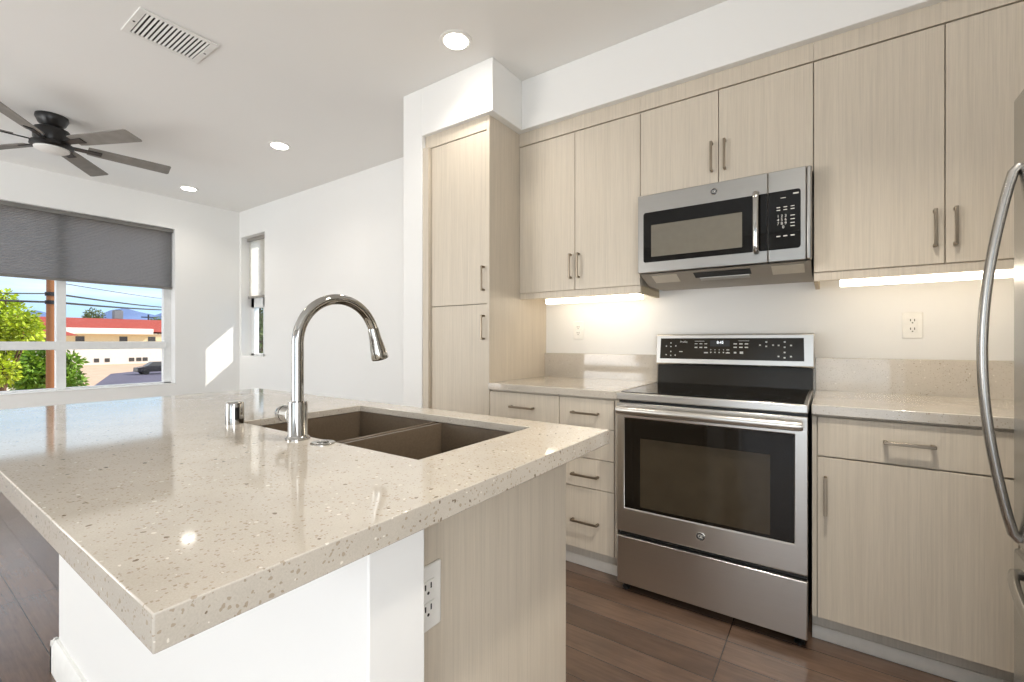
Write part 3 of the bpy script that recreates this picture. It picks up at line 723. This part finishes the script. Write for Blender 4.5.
vt = thing('ceiling_vent', 'white rectangular louvred air vent on the ceiling', 'vent', (-2.867, .946, CEIL))
VX0, VX1, VY0, VY1 = -3.008, -2.727, .772, 1.120
m = B(); m.plate_with_hole((VX0, VX1, VY0, VY1), (VX0+.026, VX1-.026, VY0+.032, VY1-.032), CEIL-.008, CEIL-.0002); m.build('frame', 'ventwhite', vt, .002)
box('duct_backing', 'ventdark', vt, VX0+.025, VX1-.025, VY0+.031, VY1-.031, CEIL-.0012, CEIL-.0004)
for k in range(15):
    y = VY0+.04+k*(VY1-VY0-.084)/14
    q = B(); q.hexa([(VX0+.025, y-.003, CEIL-.0015), (VX0+.025, y-.0015, CEIL-.0015), (VX0+.025, y+.0055, CEIL-.0075), (VX0+.025, y+.0025, CEIL-.0075)],
                    [(VX1-.025, y-.003, CEIL-.0015), (VX1-.025, y-.0015, CEIL-.0015), (VX1-.025, y+.0055, CEIL-.0075), (VX1-.025, y+.0025, CEIL-.0075)]); q.build('louvre', 'ventwhite', vt)
for y in (VY0+.016, VY1-.016):
    q = B(); q.lathe([(.006, -.008), (.005, -.0095), (.001, -.0095)], (-2.867, y, CEIL), seg=12); q.build('screw', 'badge', vt)

FXc, FYc = -4.587, .791
fan = thing('ceiling_fan', 'black ceiling fan with six grey blades and a light', 'fan', (FXc, FYc, CEIL))
q = B(); q.lathe([(.088, -.0003), (.09, -.018), (.075, -.055), (.058, -.075), (.001, -.075)], (FXc, FYc, CEIL)); q.build('canopy', 'fanblack', fan)
q = B(); q.lathe([(.055, -.07), (.07, -.088), (.094, -.098), (.10, -.115), (.10, -.17), (.09, -.19), (.115, -.198), (.118, -.22), (.108, -.232), (.001, -.232)], (FXc, FYc, CEIL)); q.build('motor', 'fanblack', fan)
q = B(); q.lathe([(.096, -.2325), (.094, -.242), (.07, -.256), (.035, -.262), (.001, -.264)], (FXc, FYc, CEIL)); q.build('light_lens', 'fanlens', fan)
for k in range(6):
    a = math.radians(25.5+60*k); ca, sa = math.cos(a), math.sin(a); pitch = math.radians(-13); zb_ = CEIL-.188
    def pt(r, s, t): # r out, s across, t up (pitched)
        dz = s*math.sin(pitch)+t; ss = s*math.cos(pitch)
        return (FXc+r*ca-ss*sa, FYc+r*sa+ss*ca, zb_+dz)
    q = B(); ou = [(.19, -.05), (.24, -.056), (.68, -.066), (.692, -.06), (.70, .05), (.69, .064), (.24, .056), (.19, .05)]
    q.hexa([pt(r, s, -.003) for r, s in ou], [pt(r, s, .003) for r, s in ou]); bl = q.build('blade', 'blade', fan, .001)
    q = B(); q.hexa([pt(.10, -.02, -.011), (pt(.27, -.025, -.009)), (pt(.27, .025, -.009)), pt(.10, .02, -.011)], [pt(.10, -.02, -.004), (pt(.27, -.025, -.0032)), (pt(.27, .025, -.0032)), pt(.10, .02, -.004)]); q.build('blade_iron', 'fanblack', bl, .001)

# ------------------------------------------------------------------ shades
def pleated(name, mat, axis, a0, a1, c, zb, zt, pitch, depth, parent):
    q = B(); n = int(round((zt-zb)/pitch)); prof = []
    for k in range(n+1):
        prof.append((c, zb+k*pitch))
        if k < n: prof.append((c+depth, zb+(k+.5)*pitch))
    prev = None
    for d, z in prof:
        cur = [q.b.verts.new((d, a, z) if axis == 'y' else (a, d, z)) for a in (a0, a1)]
        if prev: q.b.faces.new((prev[0], prev[1], cur[1], cur[0]))
        prev = cur
    return q.build(name, mat, parent, smooth=False)
sh = thing('window_shade', 'grey pleated shade half lowered over the large window', 'shade', (XL-.05, .7, 1.74), 'pleated window shades')
pleated('pleated_fabric', 'shade', 'y', WIN[0]+.012, WIN[1]-.012, XL-.075, 1.765, 2.385, .0155, .009, sh)
box('head_rail', 'shade_rail', sh, XL-.095, XL-.04, WIN[0]+.006, WIN[1]-.006, 2.383, 2.4245, .004)
box('bottom_rail', 'shade_rail', sh, XL-.085, XL-.055, WIN[0]+.01, WIN[1]-.01, 1.742, 1.767, .004)
s2 = thing('window_shade', 'off-white pleated shade in the narrow recessed window', 'shade', (-5.75, YB+.08, 1.69), 'pleated window shades')
pleated('pleated_fabric', 'shade_light', 'x', SW[0]+.012, SW[1]-.012, YB+.085, 1.715, 2.41, .0155, .009, s2)
box('head_rail', 'shade_rail_b', s2, SW[0]+.006, SW[1]-.006, YB+.065, YB+.115, 2.405, 2.4465, .004)
box('bottom_rail', 'shade_rail_b', s2, SW[0]+.01, SW[1]-.01, YB+.075, YB+.105, 1.690, 1.717, .004)

# ------------------------------------------------------------------ outdoors
A = math.radians(34.9)
def at(px, py, D):
    """a point out in the world, given as bearing / elevation and distance"""
    u = (px-512)/455
    return Vector((D*(-math.sin(A)+u*math.cos(A)), D*(math.cos(A)+u*math.sin(A)), CAMH-D*(py-340.5)/455))
GZ = -3.2
g = B(); g.box(-900, XL-4, -400, 600, GZ-.3, GZ); struct(g.build('ground', 'ground', None), 'sunlit tan yard outside the window', 'ground')
def gpt(px, py):
    u = (px-512)/455; D = (CAMH-GZ)*455/(py-340.5); v = at(px, 340.5, D); return (v.x, v.y)
g = B(); poly = [gpt(88, 390), gpt(111, 373.5), gpt(170, 367.5), gpt(210, 372), gpt(190, 395)]
g.prism(poly, GZ, GZ+.04, 'z'); struct(g.build('driveway', 'dark_ground', None), 'dark purple-grey drive below the houses', 'driveway')

hs = thing('apartment_building', 'white building with a red roof seen through the window right of the pole', 'building', (-114, 26, GZ))
HX = -110
m = B(); m.box(HX-14, HX, 12, 46, GZ, .6); m.build('lower_wall', 'stucco', hs)
m = B(); m.box(HX-14, HX+.2, 11.5, 46, .6, 2.5); m.build('upper_wall', 'stucco2', hs)
m = B(); m.box(HX-15, HX+1.2, 10.5, 33.0, 2.4, 3.5); m.build('fascia', 'fascia', hs, .1)
m = B(); m.hexa([(HX-15, 10.4, 3.5), (HX+.8, 10.4, 3.5), (HX+.8, 47, 2.6), (HX-15, 47, 2.6)], [(HX-10, 13, 5.5), (HX-5, 13, 5.5), (HX-5, 43, 5.5), (HX-10, 43, 5.5)]); m.build('roof', 'redroof', hs, smooth=False)
for y, wd in ((20.6, .9), (24.8, .7), (26.3, .7), (29.9, .8), (31.0, .8), (32.0, .8)):
    box('window', 'darkwin', hs, HX, HX+.06, y-wd/2, y+wd/2, -2.75, -2.05)
for y in (18, 22.5, 28.6, 33):
    box('window', 'darkwin', hs, HX+.2, HX+.26, y-.6, y+.6, 1.1, 2.0)
ac = thing('rooftop_unit', 'grey air conditioning unit on the red roof', 'air conditioner', (-116, 25, 5.5))
c_ = at(113, 320, 92); m = B(); m.box(-116.6, -115.2, c_.y-.7, c_.y+.7, 5.502, 7.2); m.build('casing', 'ac', ac, .05)
m = B(); m.box(-116.4, -115.4, c_.y-.5, c_.y+.5, 7.2, 7.32); m.build('fan_cover', 'darkwin', ac, .03)
hb_ = thing('house', 'pale house with a red roof behind the green tree', 'house', (-52, 6, GZ))
m = B(); m.box(-60, -50, -6, 9.2, GZ, 1.6); m.build('wall', 'stucco', hb_)
m = B(); m.hexa([(-61, -7, 1.6), (-49.2, -7, 1.6), (-49.2, 10, 1.6), (-61, 10, 1.6)], [(-56, -4, 3.4), (-54.5, -4, 3.4), (-54.5, 7, 3.4), (-56, 7, 3.4)]); m.build('roof', 'redroof', hb_, smooth=False)
for y in (2, 6): box('window', 'darkwin', hb_, -50, -49.94, y-.6, y+.6, -1.6, -.4)

# utility pole and cables
pc = at(51.5, 340, 15.5)
up = thing('utility_pole', 'brown wooden utility pole outside the large window', 'pole', (pc.x, pc.y, GZ))
q = B(); q.tube([(pc.x, pc.y, GZ), (pc.x, pc.y, 0), (pc.x, pc.y, 6.5)], [.15, .14, .12], 20); q.build('pole_shaft', 'wood_pole', up)
for z in (2.47, 2.75):
    q = B(); q.cyl((pc.x, pc.y, z-.06), (pc.x, pc.y, z+.06), .165, seg=20); q.build('cable_band', 'cable', up)
def sag(a, b, s, n=14):
    return [a.lerp(b, k/n)-Vector((0, 0, s*4*(k/n)*(1-k/n))) for k in range(n+1)]
def cable(label, pts, r): tag(B().tube(pts, r, 8).build('cable', 'cable', None), label, 'cable', 'overhead cables')
def onpole(z, side):  # a point on the pole's surface, on the right (+1) or left (-1) flank
    return Vector((pc.x+.08, pc.y+side*.19, z))
cable('lowest thick black cable from the pole toward the far houses', sag(onpole(2.47, 1), at(190, 309.5, 42), .10)+sag(at(190, 309.5, 42), at(260, 313, 70), 0)[1:], .035)
cable('second black cable just above the lowest one', sag(onpole(2.75, 1), at(190, 308, 42), .12), .03)
cable('thin topmost cable crossing the sky right of the pole', sag(onpole(3.15, 1), at(190, 301, 42), .08), .012)
cable('thick cable on the left of the pole', sag(at(-70, 295.5, 12.0), onpole(2.47, -1), .02), .032)
cable('thinner cable above it on the left of the pole', sag(at(-70, 290, 12.0), onpole(2.75, -1), .02), .018)

def tree(name, label, clumps, mat, leaf, n, trunk, group=None):
    """clumps: (centre, radius); foliage is many small leaf blades, trunk and boughs are tubes"""
    t = thing(name, label, 'tree', (trunk[0], trunk[1], GZ), group)
    q = B(); tot = sum(r**2 for c, r in clumps)
    for c, r in clumps:
        for _ in range(int(n*r*r/tot)):
            v = Vector((random.gauss(0, 1), random.gauss(0, 1), random.gauss(0, 1))).normalized()*r*(random.random()**.4)
            p = Vector(c)+v; d = (v.normalized()+Vector((random.uniform(-1, 1), random.uniform(-1, 1), random.uniform(-.9, .5)))).normalized()
            s = d.cross(Vector((random.uniform(-1, 1), random.uniform(-1, 1), random.uniform(-1, 1)))).normalized(); L = leaf*random.uniform(.7, 1.3)
            vs = [q.b.verts.new(p), q.b.verts.new(p+d*L*.5+s*L*.24), q.b.verts.new(p+d*L), q.b.verts.new(p+d*L*.5-s*L*.24)]; q.b.faces.new(vs)
    q.build('foliage', mat, t, smooth=False, fix=False)
    q = B(); cz = max(c[2] for c, r in clumps)
    q.tube([(trunk[0], trunk[1], GZ), (trunk[0]+.1, trunk[1], (GZ+cz)/2), (trunk[0], trunk[1], cz)], [.14, .1, .03], 10)
    for c, r in clumps: q.tube([(trunk[0], trunk[1], (GZ+c[2])/2), tuple(c)], [.06, .015], 8)
    q.build('trunk', 'bark', t)
def clump(px, py, D, r): return (at(px, py, D), r)
tree('leafy_tree', 'bright yellow-green tree filling the left of the large window', [clump(12, 322, 17, .75), clump(-8, 308, 17, .7), clump(-12, 335, 16.5, .9), clump(24, 333, 17, .5), clump(4, 340, 17.2, .6), clump(-2, 370, 16.5, .55), clump(33, 326, 17.4, .28), clump(6, 296, 17, .22)], 'leaf_a', .17, 5200, (at(2, 340, 17).x, at(2, 340, 17).y))
tree('bushy_tree', 'fresh green bushy tree behind the utility pole', [clump(36, 366, 20, .75), clump(28, 380, 20, .6), clump(50, 380, 20.5, .8), clump(66, 384, 20.3, .65), clump(70, 362, 20.6, .42), clump(40, 350, 20.4, .5), clump(60, 372, 20.6, .55)], 'leaf_b', .26, 3600, (at(50, 370, 20.5).x, at(50, 370, 20.5).y))
tree('garden_tree', 'green tree glimpsed through the narrow recessed window', [clump(258, 318, 17, .8), clump(264, 335, 17, .9), clump(252, 345, 17, .8), clump(266, 300, 17.3, .5)], 'leaf_c', .2, 1500, (at(260, 340, 17).x, at(260, 340, 17).y))
tree('distant_tree', 'small dull green tree behind the red roof', [clump(94, 316, 150, 2.6), clump(91, 319, 150, 2.2)], 'leaf_c', .7, 900, (at(94, 320, 150).x, at(94, 320, 150).y))
tree('distant_tree', 'low green trees at the right end of the red roof', [clump(158, 325, 130, 2.4), clump(168, 326, 130, 2.6)], 'leaf_c', .7, 900, (at(163, 320, 130).x, at(163, 320, 130).y))
fp = at(148.5, 326, 140)
q = B(); q.tube([(fp.x, fp.y, GZ), (fp.x, fp.y, 9.3)], .22, 8); q.box(fp.x-.12, fp.x+.12, fp.y-1.8, fp.y+1.8, 8.3, 8.6)
tag(q.build('distant_pole', 'cable', None), 'thin distant power pole above the red roof', 'pole')
fi = 0
for px, py, wd, hh, lb in ((137, 324, 6, 8.2, 'white distant building left of the thin pole'), (160, 325, 6, 7.4, 'white distant building right of the thin pole'), (119, 322, 3.4, 8.6, 'white distant building behind the rooftop unit')):
    c = at(px, py, 260); hd_ = thing('distant_building', lb, 'building', (c.x, c.y, GZ), 'distant buildings')
    m = B(); m.box(c.x-8, c.x, c.y-wd/2, c.y+wd/2, GZ, hh+1.155); m.build('wall', 'stucco', hd_)
    m = B(); m.box(c.x-8.4, c.x+.4, c.y-wd/2-.4, c.y+wd/2+.4, hh+1.155, hh+1.9); m.build('roof', 'fascia', hd_)
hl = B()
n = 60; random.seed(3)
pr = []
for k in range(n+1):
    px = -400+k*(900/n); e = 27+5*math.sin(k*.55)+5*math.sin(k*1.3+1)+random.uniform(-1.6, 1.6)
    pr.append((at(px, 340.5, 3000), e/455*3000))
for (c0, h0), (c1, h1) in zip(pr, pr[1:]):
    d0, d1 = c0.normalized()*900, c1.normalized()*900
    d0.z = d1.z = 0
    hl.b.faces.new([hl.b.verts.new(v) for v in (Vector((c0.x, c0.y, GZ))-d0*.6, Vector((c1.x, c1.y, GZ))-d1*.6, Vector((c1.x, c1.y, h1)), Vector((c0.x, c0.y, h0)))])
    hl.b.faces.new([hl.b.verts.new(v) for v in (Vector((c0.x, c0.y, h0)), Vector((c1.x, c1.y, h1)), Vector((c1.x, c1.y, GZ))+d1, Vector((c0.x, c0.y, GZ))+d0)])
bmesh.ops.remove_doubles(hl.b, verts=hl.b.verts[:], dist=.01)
struct(hl.build('hills', 'hills', None), 'mountain ridge on the horizon with blue haze in its colour', 'hills')

# dark car on the drive
cc = at(157, 366, 60); cx, cy = cc.x, cc.y
car = thing('car', 'dark parked car at the right edge of the view outside', 'car', (cx, cy, GZ+.04))
zc = GZ+.04
q = B(); q.prism([(cy-2.3, zc+.35), (cy+2.3, zc+.35), (cy+2.3, zc+.95), (cy+1.9, zc+1.05), (cy-1.2, zc+1.1), (cy-2.25, zc+.9)], cx-.9, cx+.9, 'x'); q.build('body', 'carpaint', car, .06)
q = B(); q.hexa([(cx-.85, cy-1.3, zc+1.08), (cx+.85, cy-1.3, zc+1.08), (cx+.85, cy+1.9, zc+1.04), (cx-.85, cy+1.9, zc+1.04)], [(cx-.7, cy-.6, zc+1.6), (cx+.7, cy-.6, zc+1.6), (cx+.7, cy+1.4, zc+1.6), (cx-.7, cy+1.4, zc+1.6)]); q.build('cabin', 'darkwin', car, .05)
for yy in (-1.4, 1.4):
    for xx in (-.82, .82):
        q = B(); q.cyl((cx+xx-.11, cy+yy, zc+.33), (cx+xx+.11, cy+yy, zc+.33), .33, seg=20); q.build('wheel', 'black', car)
